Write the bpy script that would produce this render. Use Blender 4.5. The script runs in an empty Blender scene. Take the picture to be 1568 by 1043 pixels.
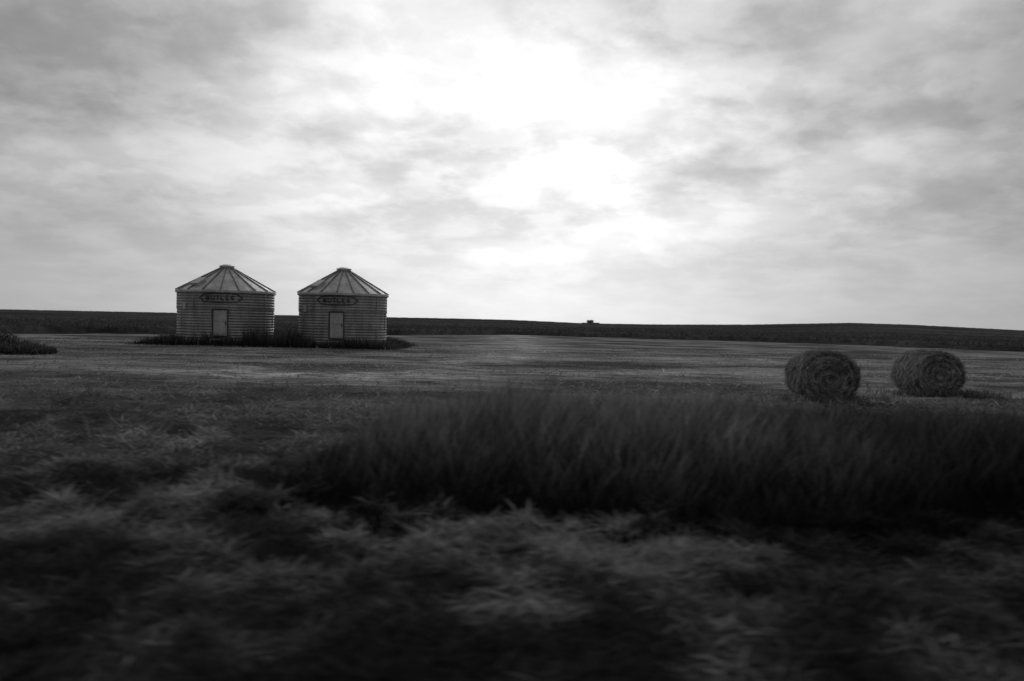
import bpy, bmesh, math
import numpy as np
from mathutils import Matrix, Vector
rng = np.random.default_rng(7)
C = bpy.context.scene.collection

# ---------------------------------------------------------------- helpers
_tab = rng.random((256, 256))
def vnoise(x, y):
    x = np.asarray(x, float); y = np.asarray(y, float)
    xi = np.floor(x).astype(int); yi = np.floor(y).astype(int)
    fx = x - xi; fy = y - yi
    fx = fx*fx*(3-2*fx); fy = fy*fy*(3-2*fy)
    a = _tab[xi & 255, yi & 255]; b = _tab[(xi+1) & 255, yi & 255]
    c = _tab[xi & 255, (yi+1) & 255]; d = _tab[(xi+1) & 255, (yi+1) & 255]
    return (a*(1-fx)+b*fx)*(1-fy)+(c*(1-fx)+d*fx)*fy
def fbm(x, y, o=4):
    s = 0; a = 0.5; t = 0
    for i in range(o):
        s = s + a*vnoise(x*2**i+17.3*i, y*2**i+5.1*i); t += a; a *= 0.5
    return s/t
def sstep(a, b, x):
    t = np.clip((np.asarray(x, float)-a)/(b-a), 0, 1); return t*t*(3-2*t)

F = 1220.0
CU = [-900, 0, 250, 500, 700, 784, 900, 1000, 1150, 1300, 1400, 1568, 2400]
CP = [1, 1.5, 2.0, 2, 2.5, 2.2, -0.8, -0.2, 3.0, 9.0, 8.0, 3.0, 1]
BU = [-900, 0, 600, 784, 1200, 1568, 2400]
BD = [60, 68, 96, 116, 104, 80, 70]
def uu(x, y):
    yy = np.maximum(np.asarray(y, float), 1.0)
    return np.clip(784+F*np.asarray(x, float)/yy, -900, 2400)
def terrain(x, y):
    x = np.asarray(x, float); y = np.asarray(y, float)
    u = uu(x, y)
    crest = 1.35+0.33*np.interp(u, CU, CP)
    s = sstep(110, 420, y)*(1-sstep(440, 1000, y))
    h = crest*s
    r = np.hypot(x, y)
    h = h+(fbm(x*0.7+40, y*0.9+11, 3)-0.5)*0.16*(1-sstep(25, 60, r))
    h = h+(fbm(x*1.7+4, y*2.1+31, 2)-0.5)*0.12*(1-sstep(14, 30, r))
    return h
TX = [-30, -9, -4, 0.2, 0.8, 0.2, 0]; TY = [24.5, 26, 30, 44, 60, 90, 140]
def track(x, y):
    """worn lighter vehicle track and swaths through the stubble, 0..1"""
    x = np.asarray(x, float); y = np.asarray(y, float)
    cx = np.interp(y, TY, TX)
    wob = (fbm(x*0.2, y*0.2, 3)-0.5)
    t = np.exp(-((x-cx+wob*3)/(1.6+0.02*y))**2)*sstep(24, 28, y)*0.8
    sw = np.exp(-((y-27-wob*4)/1.6)**2)*sstep(-16, -9, x)*(1-sstep(-4, 2, x))
    sw2 = np.exp(-((y-46-wob*8)/2.2)**2)*sstep(-3, 4, x)*0.6
    sw3 = np.exp(-((y-33-wob*6-0.05*x)/1.2)**2)*sstep(1, 6, x)*0.5
    return np.clip(np.maximum(np.maximum(t, sw), np.maximum(sw2, sw3))*(0.1+1.4*fbm(x*0.6, y*0.6, 3)), 0, 1)

def mesh_obj(name, V, Fc, mat=None, smooth=False, parent=None):
    me = bpy.data.meshes.new(name)
    me.from_pydata([tuple(v) for v in V], [], Fc)
    if smooth:
        me.polygons.foreach_set('use_smooth', [True]*len(me.polygons))
    if mat: me.materials.append(mat)
    ob = bpy.data.objects.new(name, me); C.objects.link(ob)
    if parent: ob.parent = parent
    return ob

def blades(name, base, az, lean, L, W, col, mat, nseg=2, curve=1.0, tipcol=None, cpow=1.0):
    n = len(base)
    rows = nseg
    p = base.copy()
    d = L/nseg
    sa = az+1.57+rng.standard_normal(n)*0.8
    side = np.stack([np.cos(sa), np.sin(sa), np.zeros(n)], 1)
    V = np.zeros((n, rows*2+1, 3)); CL = np.ones((n, rows*2+1, 4))
    tc = col if tipcol is None else tipcol
    for i in range(nseg+1):
        t = i/nseg; tcw = t**cpow
        if i < nseg:
            w = (W*(1-0.45*t))[:, None]*0.5
            V[:, 2*i] = p-side*w; V[:, 2*i+1] = p+side*w
            c = (col*(1-tcw)+tc*tcw)[:, None]
            CL[:, 2*i, :3] = c; CL[:, 2*i+1, :3] = c
        else:
            V[:, 2*i] = p; CL[:, 2*i, :3] = tc[:, None]
        a = lean+curve*t
        p = p+np.stack([np.cos(az)*np.sin(a)*d, np.sin(az)*np.sin(a)*d, np.cos(a)*d], 1)
    k = rows*2+1
    off = (np.arange(n)*k)[:, None]
    parts = []
    for i in range(nseg-1):
        parts.append(off+np.array([2*i, 2*i+1, 2*i+3, 2*i+2])[None])
    tri = off+np.array([2*nseg-2, 2*nseg-1, 2*nseg])[None]
    allL = np.concatenate(parts+[tri], 1).ravel()
    sz = np.tile(np.array([4]*(nseg-1)+[3]), n)
    st = np.concatenate([[0], np.cumsum(sz)[:-1]])
    me = bpy.data.meshes.new(name)
    me.vertices.add(n*k); me.vertices.foreach_set('co', V.ravel())
    me.loops.add(len(allL)); me.loops.foreach_set('vertex_index', allL.astype(np.int32))
    me.polygons.add(len(sz)); me.polygons.foreach_set('loop_start', st.astype(np.int32))
    me.update(calc_edges=True)
    at = me.color_attributes.new('col', 'FLOAT_COLOR', 'POINT')
    at.data.foreach_set('color', CL.ravel())
    me.materials.append(mat)
    ob = bpy.data.objects.new(name, me); C.objects.link(ob)
    return ob

def newmat(name):
    m = bpy.data.materials.new(name); m.use_nodes = True
    nt = m.node_tree; b = nt.nodes['Principled BSDF']
    return m, nt, b
def N(nt, t, **kw):
    n = nt.nodes.new(t)
    for k, v in kw.items(): setattr(n, k, v)
    return n
def math_n(nt, op, a, b=None, clamp=False):
    n = nt.nodes.new('ShaderNodeMath'); n.operation = op; n.use_clamp = clamp
    for i, v in enumerate((a, b)):
        if v is None: continue
        if isinstance(v, (int, float)): n.inputs[i].default_value = v
        else: nt.links.new(v, n.inputs[i])
    return n.outputs[0]
def maprange(nt, v, a, b, c, d, smooth=True):
    n = nt.nodes.new('ShaderNodeMapRange')
    if smooth: n.interpolation_type = 'SMOOTHSTEP'
    nt.links.new(v, n.inputs[0])
    for i, q in enumerate((a, b, c, d)): n.inputs[i+1].default_value = q
    return n.outputs[0]
def noise_n(nt, vec, scale, detail=4, rough=0.55, dist=0.0):
    n = nt.nodes.new('ShaderNodeTexNoise'); n.inputs['Scale'].default_value = scale
    n.inputs['Detail'].default_value = detail; n.inputs['Roughness'].default_value = rough
    n.inputs['Distortion'].default_value = dist
    if vec is not None: nt.links.new(vec, n.inputs['Vector'])
    return n.outputs['Fac']

def blade_mat(name, transl=0.3):
    m = bpy.data.materials.new(name); m.use_nodes = True
    nt = m.node_tree; nt.nodes.clear()
    out = N(nt, 'ShaderNodeOutputMaterial'); at = N(nt, 'ShaderNodeAttribute', attribute_name='col')
    d = N(nt, 'ShaderNodeBsdfDiffuse'); t = N(nt, 'ShaderNodeBsdfTranslucent'); mx = N(nt, 'ShaderNodeMixShader')
    nt.links.new(at.outputs['Color'], d.inputs['Color']); nt.links.new(at.outputs['Color'], t.inputs['Color'])
    mx.inputs[0].default_value = transl
    nt.links.new(d.outputs[0], mx.inputs[1]); nt.links.new(t.outputs[0], mx.inputs[2])
    nt.links.new(mx.outputs[0], out.inputs[0])
    return m
M_grass = blade_mat('grass_blades', 0.35); M_straw = blade_mat('straw', 0.15)

# ---------------------------------------------------------------- ground
R = np.concatenate([[0.01], np.geomspace(0.6, 5000, 270)])
A = np.linspace(0, 2*np.pi, 481)[:-1]
rr, aa = np.meshgrid(R, A, indexing='ij')
gx = rr*np.cos(aa); gy = rr*np.sin(aa); gz = terrain(gx, gy)
V = np.stack([gx.ravel(), gy.ravel(), gz.ravel()], 1)
na = len(A); Fc = []
for i in range(len(R)-1):
    for j in range(na):
        j2 = (j+1) % na
        Fc.append((i*na+j, (i+1)*na+j, (i+1)*na+j2, i*na+j2))
M_g, nt, b = newmat('field_ground')
geo = N(nt, 'ShaderNodeNewGeometry'); sep = N(nt, 'ShaderNodeSeparateXYZ'); nt.links.new(geo.outputs['Position'], sep.inputs[0])
mp = N(nt, 'ShaderNodeMapping'); nt.links.new(geo.outputs['Position'], mp.inputs[0]); mp.inputs['Scale'].default_value = (0.25, 1, 1)
mp2 = N(nt, 'ShaderNodeMapping'); nt.links.new(geo.outputs['Position'], mp2.inputs[0]); mp2.inputs['Scale'].default_value = (0.10, 0.22, 1)
mp2.inputs['Rotation'].default_value = (0, 0, 0.10)
n1 = noise_n(nt, mp.outputs[0], 2.2, 8, 0.7)
n2 = noise_n(nt, mp2.outputs[0], 1.0, 6, 0.68, 0.4)
n3 = noise_n(nt, geo.outputs['Position'], 0.12, 4)
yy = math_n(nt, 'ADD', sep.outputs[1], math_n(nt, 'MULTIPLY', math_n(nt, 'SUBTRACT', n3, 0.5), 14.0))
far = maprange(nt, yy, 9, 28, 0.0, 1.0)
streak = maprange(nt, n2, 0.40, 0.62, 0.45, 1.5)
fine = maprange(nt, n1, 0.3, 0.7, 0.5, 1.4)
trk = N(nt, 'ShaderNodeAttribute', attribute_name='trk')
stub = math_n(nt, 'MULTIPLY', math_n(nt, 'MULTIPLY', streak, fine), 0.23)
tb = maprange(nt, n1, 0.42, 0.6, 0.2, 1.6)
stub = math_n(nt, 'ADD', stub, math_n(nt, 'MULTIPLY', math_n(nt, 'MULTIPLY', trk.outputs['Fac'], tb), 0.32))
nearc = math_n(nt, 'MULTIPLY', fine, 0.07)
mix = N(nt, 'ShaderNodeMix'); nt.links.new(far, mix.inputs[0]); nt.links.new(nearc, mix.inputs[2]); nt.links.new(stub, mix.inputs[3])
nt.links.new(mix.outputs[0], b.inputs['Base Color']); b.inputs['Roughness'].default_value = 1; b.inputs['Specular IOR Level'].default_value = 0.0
bp = N(nt, 'ShaderNodeBump'); bp.inputs['Strength'].default_value = 0.8; bp.inputs['Distance'].default_value = 0.12
nt.links.new(n1, bp.inputs['Height']); nt.links.new(bp.outputs[0], b.inputs['Normal'])
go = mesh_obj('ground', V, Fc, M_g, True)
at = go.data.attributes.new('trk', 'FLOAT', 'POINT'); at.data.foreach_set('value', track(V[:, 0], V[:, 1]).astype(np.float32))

# ---------------------------------------------------------------- crop field on the far slope
us = np.linspace(-900, 2400, 700)
ds = np.concatenate([[0], np.geomspace(0.4, 480, 90)])
U, D = np.meshgrid(us, ds, indexing='ij')
Y = np.interp(U, BU, BD)+D+(fbm(U*0.02, U*0+3, 3)-0.5)*5
X = (U-784)/F*Y
Z = terrain(X, Y)+0.62*sstep(-0.2, 0.9, D)+(fbm(X*0.9, Y*0.9, 3)-0.5)*0.35*sstep(0, 1, D)-0.03*(D == 0)
V = np.stack([X.ravel(), Y.ravel(), Z.ravel()], 1); nd = len(ds)
Fc = [(i*nd+j, (i+1)*nd+j, (i+1)*nd+j+1, i*nd+j+1) for i in range(len(us)-1) for j in range(nd-1)]
M_c, nt, b = newmat('crop_canopy')
geo = N(nt, 'ShaderNodeNewGeometry'); mp = N(nt, 'ShaderNodeMapping'); nt.links.new(geo.outputs['Position'], mp.inputs[0]); mp.inputs['Scale'].default_value = (0.15, 0.5, 1)
n1 = noise_n(nt, geo.outputs['Position'], 1.6, 6, 0.7); n2 = noise_n(nt, mp.outputs[0], 0.12, 5, 0.6)
v = math_n(nt, 'MULTIPLY', maprange(nt, n1, 0.3, 0.7, 0.6, 1.3), maprange(nt, n2, 0.3, 0.7, 0.045, 0.12))
nt.links.new(v, b.inputs['Base Color']); b.inputs['Roughness'].default_value = 1; b.inputs['Specular IOR Level'].default_value = 0
bp = N(nt, 'ShaderNodeBump'); bp.inputs['Distance'].default_value = 0.2; bp.inputs['Strength'].default_value = 0.6; nt.links.new(n1, bp.inputs['Height']); nt.links.new(bp.outputs[0], b.inputs['Normal'])
mesh_obj('crop_field', V, Fc, M_c, True)
n = 40000
u = rng.uniform(-100, 1700, n); dd = rng.exponential(45, n)
y = np.interp(u, BU, BD)+dd+0.3; x = (u-784)/F*y
k = y < 440; u, y, x = u[k], y[k], x[k]; n = len(x)
base = np.stack([x, y, terrain(x, y)+0.45], 1)
L = rng.uniform(0.2, 0.6, n)
blades('crop_plants', base, rng.uniform(0, 6.28, n), rng.uniform(0, 0.5, n), L, rng.uniform(0.08, 0.22, n), 0.08*rng.uniform(0.5, 1.5, n), M_grass, 2)

# ---------------------------------------------------------------- flattened mown grass, near to mid field
def ring(y0, y1, n):
    y = np.sqrt(rng.uniform(y0**2, y1**2, n)); x = rng.uniform(-0.74, 0.74, n)*y
    return x, y
def gau(x, y, cx, cy, sx, sy): return np.exp(-((x-cx)/sx)**2-((y-cy)/sy)**2)
def albedo(x, y):
    p = fbm(x*1.5+3, y*1.7+9, 4)
    p2 = fbm(x*0.35+13, y*0.5+2, 2)
    g = 0.6*p+0.4*p2
    g = g+0.16*gau(x, y, 1.25, 7.4, 0.8, 0.6)+0.09*gau(x, y, -1.9, 6.3, 1.0, 0.6)+0.07*gau(x, y, -0.2, 5.6, 1.0, 0.7)+0.06*gau(x, y, -5.5, 13, 3, 3)
    patch = sstep(0.40, 0.68, g)
    green = 0.062+0.31*patch
    dry = 0.14+0.30*sstep(0.35, 0.65, fbm(x*0.14+9, y*0.45+2, 4))
    t = sstep(10, 27, y+(fbm(x*0.15, y*0.15, 2)-0.5)*14)
    vig_r = sstep(2.0, 5.5, x+(p-0.5)*5)*(1-sstep(11, 18, y))  # vignette darkening painted into the grass colour, right side
    vig_l = sstep(2.2, 5.0, -x+(p-0.5)*4)*(1-sstep(6, 9, y))  # same painted corner falloff, near left
    vig_near = (1-sstep(4.2, 6.2, y+(p-0.5)*4))  # nearest strip darkened in colour, bottom edge of the vignette
    g = green*(1-0.55*vig_r)*(1-0.42*vig_near)*(1-0.4*vig_l)
    return g*(1-t)+dry*t+track(x, y)*0.25
def combed(name, y0, y1, n, L0, L1, w0, w1):
    x, y = ring(y0, y1, n)
    n = len(x)
    cl = fbm(x*2.9+20, y*2.9, 3)
    az = rng.choice([0.0, math.pi], n)+(fbm(x*1.6, y*1.6+50, 3)-0.5)*6+rng.normal(0, 0.8, n)
    lean = np.clip(1.45+0.7*(0.5-cl)+rng.normal(0, 0.25, n), 0.7, 1.8)
    L = rng.uniform(L0, L1, n)*(0.6+0.8*cl)
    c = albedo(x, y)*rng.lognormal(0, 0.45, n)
    base = np.stack([x, y, terrain(x, y)+0.13*sstep(0.45, 0.75, cl)*(y < 24)+0.05*rng.random(n)], 1)
    return blades(name, base, az, lean, L, rng.uniform(w0, w1, n), c*0.75, M_grass, 3, 0.25, np.minimum(c*1.2, 0.6))
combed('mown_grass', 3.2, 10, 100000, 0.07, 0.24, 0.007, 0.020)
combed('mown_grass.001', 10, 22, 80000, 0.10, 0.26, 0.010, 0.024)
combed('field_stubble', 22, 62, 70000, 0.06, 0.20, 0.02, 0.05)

# ---------------------------------------------------------------- tall grass
def tallh(x, y):
    h = 1.27-0.20*sstep(2.0, 4.5, x)
    h = h*(0.58+0.76*fbm(x*0.9+5, y*0.7+1, 4))
    h = h*sstep(-3.1, -0.8, x+(fbm(x*1.3, y*1.3, 2)-0.5)*1.1)
    return h*(0.35+0.65*sstep(7.2, 9.0, y+(fbm(x*1.4+9, y*0.5, 3)-0.5)*1.6))
n = 68000
x = rng.uniform(-3.4, 11.0, n)
y = 7.4+(fbm(x*0.8, x*0+7, 3)-0.5)*2.6+rng.beta(1.3, 1.3, n)*5.2
h = tallh(x, y)
k = (h > 0.10) & (np.abs(x) < y*0.76); x, y, h = x[k], y[k], h[k]; n = len(x)
L = h*np.clip(rng.beta(2.2, 2.4, n)*1.25, 0.2, 1.25)
az = rng.normal(0.3, 1.5, n)
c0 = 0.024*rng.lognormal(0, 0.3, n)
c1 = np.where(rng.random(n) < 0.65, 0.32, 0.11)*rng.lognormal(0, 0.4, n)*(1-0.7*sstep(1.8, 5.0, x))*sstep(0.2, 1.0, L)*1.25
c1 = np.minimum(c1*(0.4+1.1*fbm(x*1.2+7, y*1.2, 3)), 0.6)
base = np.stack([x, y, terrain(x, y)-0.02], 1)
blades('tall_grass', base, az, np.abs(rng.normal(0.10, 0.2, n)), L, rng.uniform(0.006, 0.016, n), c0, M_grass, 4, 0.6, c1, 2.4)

# weeds around the bins
n = 22000
x = rng.uniform(-24.9, -6.9, n); y = rng.uniform(50.3, 60.5, n)
def inb(x, y, cx, cy, r): return (x-cx)**2+(y-cy)**2 < r*r
hh = (0.30+1.1*fbm(x*0.8, y*0.5, 3))*sstep(-25.2, -23.6, x)*(1-sstep(-8.8, -6.8, x))*(0.75+0.5*(np.abs(x+15.6) < 1.7))
k = ~(inb(x, y, -19.6, 55, 3.3) | inb(x, y, -11.6, 55, 3.05)) & (y > 50.7+0.9*fbm(x*0.5, x*0+4, 2)-0.3)
x, y, hh = x[k], y[k], hh[k]; n = len(x)
base = np.stack([x, y, terrain(x, y)-0.02], 1)
blades('bin_weeds', base, rng.uniform(0, 6.28, n), np.abs(rng.normal(0.1, 0.25, n)), hh*rng.uniform(0.5, 1.3, n), rng.uniform(0.03, 0.08, n), 0.04*rng.lognormal(0, 0.3, n), M_grass, 3, 0.6, 0.09*rng.lognormal(0, 0.4, n))

# shrub patch at the far left
n = 8000
th = rng.uniform(0, 6.28, n); rad = np.sqrt(rng.random(n))
x = -24.6+rad*np.cos(th)*3.3; y = 37+rad*np.sin(th)*1.6
top = 1.05*np.sqrt(np.clip(1-rad**2, 0, 1))*(0.35+1.0*fbm(x*1.1, y*1.1, 3))*(1-0.4*sstep(-24.5, -22, x))
z = terrain(x, y)+top*rng.random(n)
base = np.stack([x, y, z], 1)
blades('shrub', base, rng.uniform(0, 6.28, n), rng.uniform(0, 1.3, n), rng.uniform(0.12, 0.35, n), rng.uniform(0.03, 0.09, n), 0.07*rng.lognormal(0, 0.4, n), M_grass, 2, 0.5, 0.12*rng.lognormal(0, 0.4, n))

# ---------------------------------------------------------------- grain bins
def metal(name, base, met=0.6, rough=0.45, var=0.25, scale=1.2):
    m, nt, b = newmat(name)
    tc = N(nt, 'ShaderNodeTexCoord'); mp = N(nt, 'ShaderNodeMapping'); nt.links.new(tc.outputs['Object'], mp.inputs[0]); mp.inputs['Scale'].default_value = (1.5, 1.5, 0.5)
    n1 = noise_n(nt, mp.outputs[0], scale, 6, 0.65); n2 = noise_n(nt, tc.outputs['Object'], 9, 4)
    v = math_n(nt, 'MULTIPLY', maprange(nt, n1, 0.3, 0.7, base*(1-var), base*(1+var)), maprange(nt, n2, 0.3, 0.7, 0.88, 1.1))
    nt.links.new(v, b.inputs['Base Color']); b.inputs['Metallic'].default_value = met
    nt.links.new(maprange(nt, n1, 0.3, 0.7, rough+0.1, rough-0.05), b.inputs['Roughness'])
    return m
M_wall = metal('galvanised_wall', 0.30, 0.5, 0.52)
M_roof = metal('galvanised_roof', 0.48, 0.5, 0.5, 0.2)
M_rib = metal('roof_rib', 0.22, 0.4, 0.5)
M_door = metal('door_panel', 0.45, 0.2, 0.5, 0.15)
M_dark = metal('dark_trim', 0.045, 0.1, 0.6)
M_conc = metal('concrete', 0.25, 0.0, 0.9)

class MB:
    def __init__(s): s.V = []; s.F = []
    def add(s, V, F):
        o = len(s.V); s.V += [tuple(v) for v in V]; s.F += [tuple(i+o for i in f) for f in F]
    def box(s, c, d, M=None):
        V = [Vector(((i*2-1)*d[0]/2, (j*2-1)*d[1]/2, (k*2-1)*d[2]/2)) for i in (0, 1) for j in (0, 1) for k in (0, 1)]
        if M is not None: V = [M @ v for v in V]
        V = [v+Vector(c) for v in V]
        s.add(V, [(0, 1, 3, 2), (4, 6, 7, 5), (0, 4, 5, 1), (2, 3, 7, 6), (0, 2, 6, 4), (1, 5, 7, 3)])
    def lathe(s, prof, seg=96):
        n = len(prof); V = []
        for i in range(seg):
            a = 2*math.pi*i/seg
            for r, z in prof: V.append((r*math.cos(a), r*math.sin(a), z))
        F = [(i*n+j, ((i+1) % seg)*n+j, ((i+1) % seg)*n+j+1, i*n+j+1) for i in range(seg) for j in range(n-1)]
        s.add(V, F)
    def stroke(s, R, pts, w, t):
        for (a0, z0), (a1, z1) in zip(pts[:-1], pts[1:]):
            Ls = math.hypot(a1-a0, z1-z0); m = max(1, int(Ls/0.25))
            for q in range(m):
                ta, tb = q/m, (q+1)/m
                p = []
                for tt in (ta, tb):
                    a = a0+(a1-a0)*tt; z = z0+(z1-z0)*tt
                    nx, nz = -(z1-z0)/Ls*w/2, (a1-a0)/Ls*w/2
                    for sg in (-1, 1):
                        for rad in (R, R+t):
                            th = -math.pi/2+(a+sg*nx)/R
                            p.append((rad*math.cos(th), rad*math.sin(th), z+sg*nz))
                s.add(p, [(0, 1, 3, 2), (4, 6, 7, 5), (1, 5, 7, 3), (0, 2, 6, 4), (0, 4, 5, 1), (2, 3, 7, 6)])
    def obj(s, name, mat, parent, smooth=False):
        return mesh_obj(name, s.V, s.F, mat, smooth, parent)

def grain_bin(cx, cy, Rb, phi, seed):
    e = bpy.data.objects.new('grain_bin', None); C.objects.link(e)
    e.location = (cx, cy, float(terrain(cx, cy))); e.rotation_euler = (0, 0, math.radians(phi))
    H = 3.6; z0 = 0.12
    m = MB(); nr = 19; st = 8; prof = []
    for i in range(nr*st+1):
        z = z0+(H-z0)*i/(nr*st); prof.append((Rb+0.019*math.sin(2*math.pi*i/st), z))
    m.lathe(prof, 112); m.obj('wall', M_wall, e, True)
    m = MB(); m.lathe([(0.01, 0.0), (Rb+0.12, 0.0), (Rb+0.12, z0), (0.01, z0)], 64); m.obj('foundation', M_conc, e)
    m = MB()
    for k in range(3):
        for j in range(8):
            a = 2*math.pi*(j+0.5*(k % 2))/8+0.2
            zc = z0+(H-z0)*(k+0.5)/3
            M = Matrix.Rotation(a, 3, 'Z')
            m.box((math.cos(a)*(Rb+0.014), math.sin(a)*(Rb+0.014), zc), (0.03, 0.07, (H-z0)/3-0.03), M)
    m.obj('sheet_seams', M_wall, e)
    m = MB()
    for z in (z0+(H-z0)/3, z0+2*(H-z0)/3): m.lathe([(Rb+0.01, z-0.03), (Rb+0.035, z-0.025), (Rb+0.035, z+0.025), (Rb+0.01, z+0.03)], 96)
    m.obj('stiffener_rings', M_wall, e, False)
    Ro = Rb+0.12; Rc = 0.42; Zr = 5.22
    m = MB(); m.lathe([(Ro-0.03, H-0.12), (Ro, H-0.12), (Ro, H+0.0), (Ro-0.02, H+0.04), (Rc, Zr)], 80); m.lathe([(Rb-0.05, H-0.03), (Ro-0.02, H-0.03)], 80)
    m.obj('roof', M_roof, e)
    m = MB(); sl = math.atan2(Zr-H-0.04, Ro-Rc); Ls = math.hypot(Zr-H-0.04, Ro-Rc)
    nrib = 18
    for j in range(nrib):
        a = 2*math.pi*(j+0.5)/nrib
        M = Matrix.Rotation(a, 3, 'Z') @ Matrix.Rotation(sl, 3, 'Y')
        rm = (Ro+Rc)/2; zm = (H+0.04+Zr)/2
        nrm = Vector((math.sin(sl)*math.cos(a), math.sin(sl)*math.sin(a), math.cos(sl)))
        m.box(Vector((rm*math.cos(a), rm*math.sin(a), zm))+nrm*0.03, (Ls, 0.06, 0.07), M)
    m.obj('roof_ribs', M_rib, e)
    m = MB(); m.lathe([(Rc+0.04, Zr-0.07), (Rc+0.04, Zr+0.10), (Rc+0.10, Zr+0.10), (Rc+0.10, Zr+0.15), (0.25, Zr+0.25), (0.0, Zr+0.27)], 40); m.obj('roof_cap', M_roof, e)
    a = math.radians(-128); M = Matrix.Rotation(a, 3, 'Z') @ Matrix.Rotation(sl, 3, 'Y')
    rm = Ro-0.75; zm = H+0.04+(Ro-rm)*math.tan(sl)
    m = MB(); m.box((rm*math.cos(a), rm*math.sin(a), zm+0.08), (0.75, 0.62, 0.2), M); m.box((rm*math.cos(a), rm*math.sin(a), zm+0.205), (0.83, 0.7, 0.04), M); m.obj('roof_hatch', M_roof, e)
    y = -(Rb+0.06)
    m = MB(); m.box((0, y+0.02, 1.48), (0.86, 0.06, 1.66)); m.box((0, y-0.02, 1.9), (0.7, 0.03, 0.62)); m.box((0, y-0.02, 1.08), (0.7, 0.03, 0.7)); m.obj('door', M_door, e)
    m = MB()
    m.box((-0.47, y, 1.48), (0.055, 0.16, 1.80)); m.box((0.47, y, 1.48), (0.055, 0.16, 1.80))
    m.box((0, y, 2.36), (0.88, 0.16, 0.06)); m.box((0, y, 0.60), (0.88, 0.16, 0.06))
    m.box((0.34, y-0.06, 1.5), (0.05, 0.06, 0.2)); m.obj('door_frame', M_dark, e)
    m = MB(); m.box((-0.1, y-0.42, 0.42), (0.9, 0.4, 0.05))
    for dx in (-0.5, 0.3):
        for dy in (-0.25, -0.58): m.box((dx, y+dy, 0.19), (0.06, 0.06, 0.40))
    m.obj('door_step', M_door, e)
    a = math.radians(-90-48); M = Matrix.Rotation(a, 3, 'Z')
    m = MB(); m.box((math.cos(a)*(Rb+0.03), math.sin(a)*(Rb+0.03), 2.55), (0.06, 0.32, 0.42), M); m.obj('inspection_plate', M_door, e)
    Rr = Rb+0.022; zc = 3.12
    m = MB()
    out = [(-1.38, zc), (-1.05, zc+0.24), (-0.5, zc+0.29), (0.5, zc+0.29), (1.05, zc+0.24), (1.38, zc), (1.05, zc-0.24), (0.5, zc-0.29), (-0.5, zc-0.29), (-1.05, zc-0.24), (-1.38, zc)]
    m.stroke(Rr, out, 0.06, 0.03)
    gl = {'B': [[(0, 0), (0, 1), (.8, .9), (.8, .6), (0, .5), (.9, .4), (.9, .1), (0, 0)]], 'U': [[(0, 1), (0, .1), (.3, 0), (.7, .0), (.9, .15), (.9, 1)]],
          'T': [[(0, 1), (1, 1)], [(.5, 1), (.5, 0)]], 'L': [[(0, 1), (0, 0), (.9, 0)]], 'E': [[(.9, 1), (0, 1), (0, 0), (.9, 0)], [(0, .5), (.7, .5)]], 'R': [[(0, 0), (0, 1), (.8, .95), (.8, .55), (0, .5), (.9, 0)]]}
    for i, ch in enumerate('BUTLER'):
        for s_ in gl[ch]:
            m.stroke(Rr, [(-0.9+i*0.31+px*0.2, zc-0.14+pz*0.28) for px, pz in s_], 0.05, 0.03)
    m.obj('badge', M_dark, e)
    return e
grain_bin(-19.75, 55, 3.16, 13, 1)
grain_bin(-11.75, 55.3, 2.98, 4, 2)

# ---------------------------------------------------------------- hay bales
M_b, nt, b = newmat('hay')
tc = N(nt, 'ShaderNodeTexCoord'); sp = N(nt, 'ShaderNodeSeparateXYZ'); nt.links.new(tc.outputs['Object'], sp.inputs[0])
r2 = math_n(nt, 'SQRT', math_n(nt, 'ADD', math_n(nt, 'POWER', sp.outputs[0], 2.0), math_n(nt, 'POWER', sp.outputs[2], 2.0)))
nz = noise_n(nt, tc.outputs['Object'], 2.6, 6, 0.75)
ph = math_n(nt, 'ADD', math_n(nt, 'MULTIPLY', r2, 30.0), math_n(nt, 'MULTIPLY', nz, 22.0))
spn = math_n(nt, 'SINE', ph)
nf = noise_n(nt, tc.outputs['Object'], 18, 5, 0.75)
nl = noise_n(nt, tc.outputs['Object'], 2.8, 4, 0.65)
v = math_n(nt, 'MULTIPLY', maprange(nt, spn, -1, 1, 0.75, 1.15), maprange(nt, nf, 0.3, 0.7, 0.11, 0.36))
v = math_n(nt, 'MULTIPLY', v, maprange(nt, nl, 0.36, 0.64, 0.5, 1.6))
nt.links.new(v, b.inputs['Base Color']); b.inputs['Roughness'].default_value = 1; b.inputs['Specular IOR Level'].default_value = 0.0
bp = N(nt, 'ShaderNodeBump'); bp.inputs['Distance'].default_value = 0.05; nt.links.new(math_n(nt, 'ADD', nf, math_n(nt, 'MULTIPLY', spn, 0.12)), bp.inputs['Height']); nt.links.new(bp.outputs[0], b.inputs['Normal'])

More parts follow.
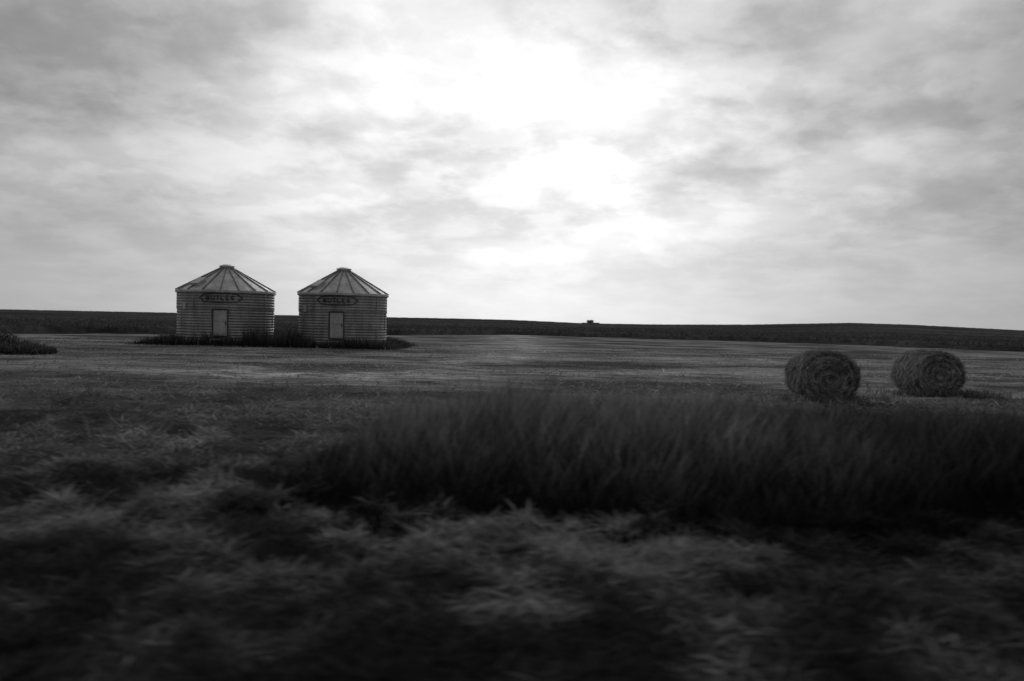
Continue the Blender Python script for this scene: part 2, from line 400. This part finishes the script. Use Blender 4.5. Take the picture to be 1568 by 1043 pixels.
def hay_bale(cx, cy, w, h, Ln, rot, seed):
    r = np.random.default_rng(seed)
    e = bpy.data.objects.new('hay_bale', None); C.objects.link(e)
    e.location = (cx, cy, float(terrain(cx, cy))+h/2-0.05); e.rotation_euler = (0, 0, math.radians(rot))
    prof = []
    for t in np.linspace(0.02, 1, 16): prof.append((t*0.93, -0.5-0.02*math.cos(t*3)))
    for t in np.linspace(0, 1, 6)[1:]: prof.append((0.93+0.07*math.sin(t*1.57), -0.5+0.06*(1-math.cos(t*1.57))+0.02))
    for t in np.linspace(-0.42, 0.42, 18)[1:-1]: prof.append((1.0+0.012*math.cos(t*40), t))
    for t in np.linspace(1, 0, 6)[:-1]: prof.append((0.93+0.07*math.sin(t*1.57), 0.5-0.06*(1-math.cos(t*1.57))-0.02))
    for t in np.linspace(1, 0.02, 16): prof.append((t*0.93, 0.5+0.02*math.cos(t*3)))
    seg = 96; V = []
    def shape(rn, ax, a):
        a = np.asarray(a); am = np.abs(((a+math.pi/2) % (2*math.pi))-math.pi)
        lump = 1+0.09*(fbm(am*1.8+seed*7+3, np.asarray(ax)*3.0+3, 4)-0.5)*2
        X = rn*w/2*np.cos(a)*lump; Zz = rn*h/2*np.sin(a)*lump
        Zz = np.where(Zz < -h/2+0.07, -h/2+0.07+(Zz+h/2-0.07)*0.3, Zz)
        return X, ax*Ln+0.20*(fbm(X*3+9, Zz*3+seed, 4)-0.5)*np.sign(ax), Zz
    for i in range(seg):
        a = 2*math.pi*i/seg
        for rn, ax in prof:
            X, Yv, Zv = shape(rn, ax, a); V.append((float(X), float(Yv), float(Zv)))
    n = len(prof)
    Fc = [(i*n+j, ((i+1) % seg)*n+j, ((i+1) % seg)*n+j+1, i*n+j+1) for i in range(seg) for j in range(n-1)]
    mesh_obj('hay_core', V, Fc, M_b, True, e)
    def arcs(name, m, kind):
        a0 = r.uniform(0, 2*math.pi, m); q = np.sqrt(r.uniform(0.01, 1, m))*1.0
        Vv = np.zeros((m, 7, 3))
        ln = r.uniform(0.06, 0.26, m); drift = r.normal(0, 0.07, m)
        sg = np.where(r.random(m) < 0.8, -1, 1)
        wd = r.uniform(0.008, 0.022, m); out_ = r.exponential(0.035, m)
        ax = r.uniform(-0.5, 0.5, m); dax = r.normal(0, 0.1, m)
        for s_ in range(4):
            t = s_/3
            if kind == 'face':
                rr_ = np.clip(q, 0.04, 1)
                a = a0+t*ln/(rr_*w/2); rn = rr_+drift*t
                X, Yv, Zz = shape(rn*0.97, 0.51*sg, a)
                Yv = Yv+np.sign(Yv)*(0.015+out_*t)
                off = np.stack([np.cos(a)*wd/2, 0*a, np.sin(a)*wd/2], 1)
            else:
                a = a0+t*ln/(w/2)
                X, Yv, Zz = shape(1.005+out_*1.6*t, ax+dax*t, a)
                off = np.stack([0*a, wd/2, 0*a], 1)
            P = np.stack([X, Yv, Zz], 1)
            if s_ < 3: Vv[:, 2*s_] = P-off; Vv[:, 2*s_+1] = P+off
            else: Vv[:, 6] = P
        Fq = []
        for i in np.arange(m)*7: Fq += [(i, i+1, i+3, i+2), (i+2, i+3, i+5, i+4), (i+4, i+5, i+6)]
        ob = mesh_obj(name, Vv.reshape(-1, 3), Fq, M_straw, False, e)
        at = ob.data.color_attributes.new('col', 'FLOAT_COLOR', 'POINT')
        lum = 0.4+1.3*fbm(Vv[:, 0, 0]*3+5+seed, Vv[:, 0, 2]*3+Vv[:, 0, 1]*2, 3)
        ring_ = 0.8+0.35*np.sin(q*24+2.5*np.sin(a0+1)) if kind == 'face' else 1.0
        cc = 0.27*r.lognormal(0, 0.5, m)*lum*ring_
        cl = np.ones((m, 7, 4)); cl[:, :, :3] = np.clip(cc, 0.02, 0.6)[:, None, None]
        at.data.foreach_set('color', cl.ravel())
    arcs('face_straw', 3600, 'face'); arcs('barrel_straw', 4500, 'barrel')
hay_bale(8.68, 22.3, 1.60, 1.42, 1.35, -1, 3)
hay_bale(13.15, 25.2, 1.5, 1.40, 1.45, 4, 8)
# rough grass round the feet of the bales
n = 3500
wch = rng.random(n) < 0.55
x = np.where(wch, 8.7, 13.2)+rng.normal(0, 0.8, n); y = np.where(wch, 21.3, 24.2)+rng.normal(0, 0.35, n)
base = np.stack([x, y, terrain(x, y)-0.02], 1)
blades('bale_grass', base, rng.uniform(0, 6.28, n), np.abs(rng.normal(0.2, 0.3, n)), rng.uniform(0.1, 0.36, n), rng.uniform(0.012, 0.03, n), 0.05*rng.lognormal(0, 0.3, n), M_grass, 3, 0.7, 0.16*rng.lognormal(0, 0.4, n))

# ---------------------------------------------------------------- farmstead on the horizon
e = bpy.data.objects.new('farmhouse', None); C.objects.link(e)
fx, fy = (903-784)/F*415, 415; e.location = (fx, fy, float(terrain(fx, fy))-0.1)
m = MB(); m.box((0, 0, 0.9), (3.2, 3, 1.8)); m.obj('walls', M_dark, e)
m = MB(); m.add([(-1.8, -1.7, 1.803), (1.8, -1.7, 1.803), (1.8, 1.7, 1.803), (-1.8, 1.7, 1.803), (-1.5, 0, 2.5), (1.5, 0, 2.5)], [(0, 1, 5, 4), (2, 3, 4, 5), (1, 2, 5), (3, 0, 4), (3, 2, 1, 0)]); m.box((0.8, 0, 2.5), (0.4, 0.4, 0.5)); m.obj('roof', M_dark, e)
m = MB(); m.box((3.3, 0.2, 0.55), (3.0, 2, 1.1)); m.box((3.3, 0.2, 1.15), (3.3, 2.3, 0.1)); m.box((-3.0, 0.2, 0.5), (2.0, 2, 1.0)); m.box((-3.0, 0.2, 1.05), (2.3, 2.3, 0.1)); m.obj('sheds', M_dark, e)
m = MB(); m.box((-0.8, -1.52, 1.0), (0.5, 0.06, 0.6)); m.box((0.8, -1.52, 1.0), (0.5, 0.06, 0.6)); m.obj('windows', M_door, e)

# ---------------------------------------------------------------- sky
SUN_EL = 13.0
w = bpy.data.worlds.new('World'); bpy.context.scene.world = w; w.use_nodes = True
nt = w.node_tree; nt.nodes.clear()
out = N(nt, 'ShaderNodeOutputWorld'); bg = N(nt, 'ShaderNodeBackground'); nt.links.new(bg.outputs[0], out.inputs[0])
sky = N(nt, 'ShaderNodeTexSky', sky_type='NISHITA'); sky.sun_disc = False
sky.sun_elevation = math.radians(SUN_EL); sky.sun_rotation = 0.0
bw = N(nt, 'ShaderNodeRGBToBW'); nt.links.new(sky.outputs[0], bw.inputs[0])
tc = N(nt, 'ShaderNodeTexCoord'); G = tc.outputs['Generated']
sp = N(nt, 'ShaderNodeSeparateXYZ'); nt.links.new(G, sp.inputs[0])
def glow(el, az, k):
    d = (math.cos(math.radians(el))*math.sin(math.radians(az)), math.cos(math.radians(el))*math.cos(math.radians(az)), math.sin(math.radians(el)))
    vm = N(nt, 'ShaderNodeVectorMath', operation='DOT_PRODUCT'); nt.links.new(G, vm.inputs[0]); vm.inputs[1].default_value = d
    return math_n(nt, 'POWER', math.e, math_n(nt, 'MULTIPLY', math_n(nt, 'SUBTRACT', vm.outputs['Value'], 1.0), k))
g1 = glow(11.0, 0.5, 18.0); g2 = glow(8, 0, 3.2)
zz = math_n(nt, 'ADD', math_n(nt, 'MAXIMUM', sp.outputs[2], 0.0), 0.26)
px = math_n(nt, 'DIVIDE', sp.outputs[0], zz); py = math_n(nt, 'DIVIDE', sp.outputs[1], zz)
cb = N(nt, 'ShaderNodeCombineXYZ'); nt.links.new(px, cb.inputs[0]); nt.links.new(py, cb.inputs[1]); cb.inputs[2].default_value = 5.3
ca = noise_n(nt, cb.outputs[0], 2.1, 8, 0.5, 0.15)
cbn = noise_n(nt, cb.outputs[0], 5.5, 7, 0.55, 0.2)
ccn = noise_n(nt, cb.outputs[0], 14.0, 5, 0.55, 0.2)
hz = maprange(nt, sp.outputs[2], 0.0, 0.20, 0.15, 1.0)
A1 = math_n(nt, 'MULTIPLY', math_n(nt, 'SUBTRACT', maprange(nt, ca, 0.36, 0.62, 0.78, 1.18), 1.0), 1.0)
A2 = math_n(nt, 'SUBTRACT', maprange(nt, cbn, 0.40, 0.62, -0.02, 0.20), 0.09)
A3 = math_n(nt, 'MULTIPLY', math_n(nt, 'SUBTRACT', ccn, 0.5), 0.22)
cl = math_n(nt, 'ADD', math_n(nt, 'ADD', A1, A2), A3)
clm = math_n(nt, 'ADD', 1.0, math_n(nt, 'MULTIPLY', cl, hz))
L = math_n(nt, 'ADD', math_n(nt, 'ADD', math_n(nt, 'MULTIPLY', g1, 0.47), math_n(nt, 'MULTIPLY', g2, 0.28)), 0.21)
L = math_n(nt, 'MULTIPLY', L, clm)
L = math_n(nt, 'ADD', L, math_n(nt, 'MINIMUM', math_n(nt, 'MULTIPLY', bw.outputs[0], 0.004), 0.05))
nt.links.new(L, bg.inputs[0]); bg.inputs[1].default_value = 1.0

sd = bpy.data.lights.new('sun', 'SUN'); sd.energy = 0.75; sd.angle = math.radians(30); sd.color = (1, 1, 1)
so = bpy.data.objects.new('sun', sd); C.objects.link(so); so.rotation_euler = (-math.radians(90-SUN_EL-8), 0, 0)

# ---------------------------------------------------------------- camera
cd = bpy.data.cameras.new('camera'); cam = bpy.data.objects.new('camera', cd); C.objects.link(cam)
cd.lens = 28; cd.sensor_width = 36; cd.clip_end = 8000; cd.clip_start = 0.05
pitch = math.atan(29.5/F)
cam.matrix_world = Matrix.Translation((0, 0, 2.0)) @ Matrix.Rotation(math.pi/2-pitch, 4, 'X') @ Matrix.Rotation(math.radians(1.24), 4, 'Z')
cd.dof.use_dof = True; cd.dof.focus_distance = 45; cd.dof.aperture_fstop = 0.85; cd.dof.aperture_ratio = 0.4
sc = bpy.context.scene; sc.camera = cam
sc.view_settings.view_transform = 'Standard'; sc.view_settings.look = 'None'; sc.view_settings.exposure = 0
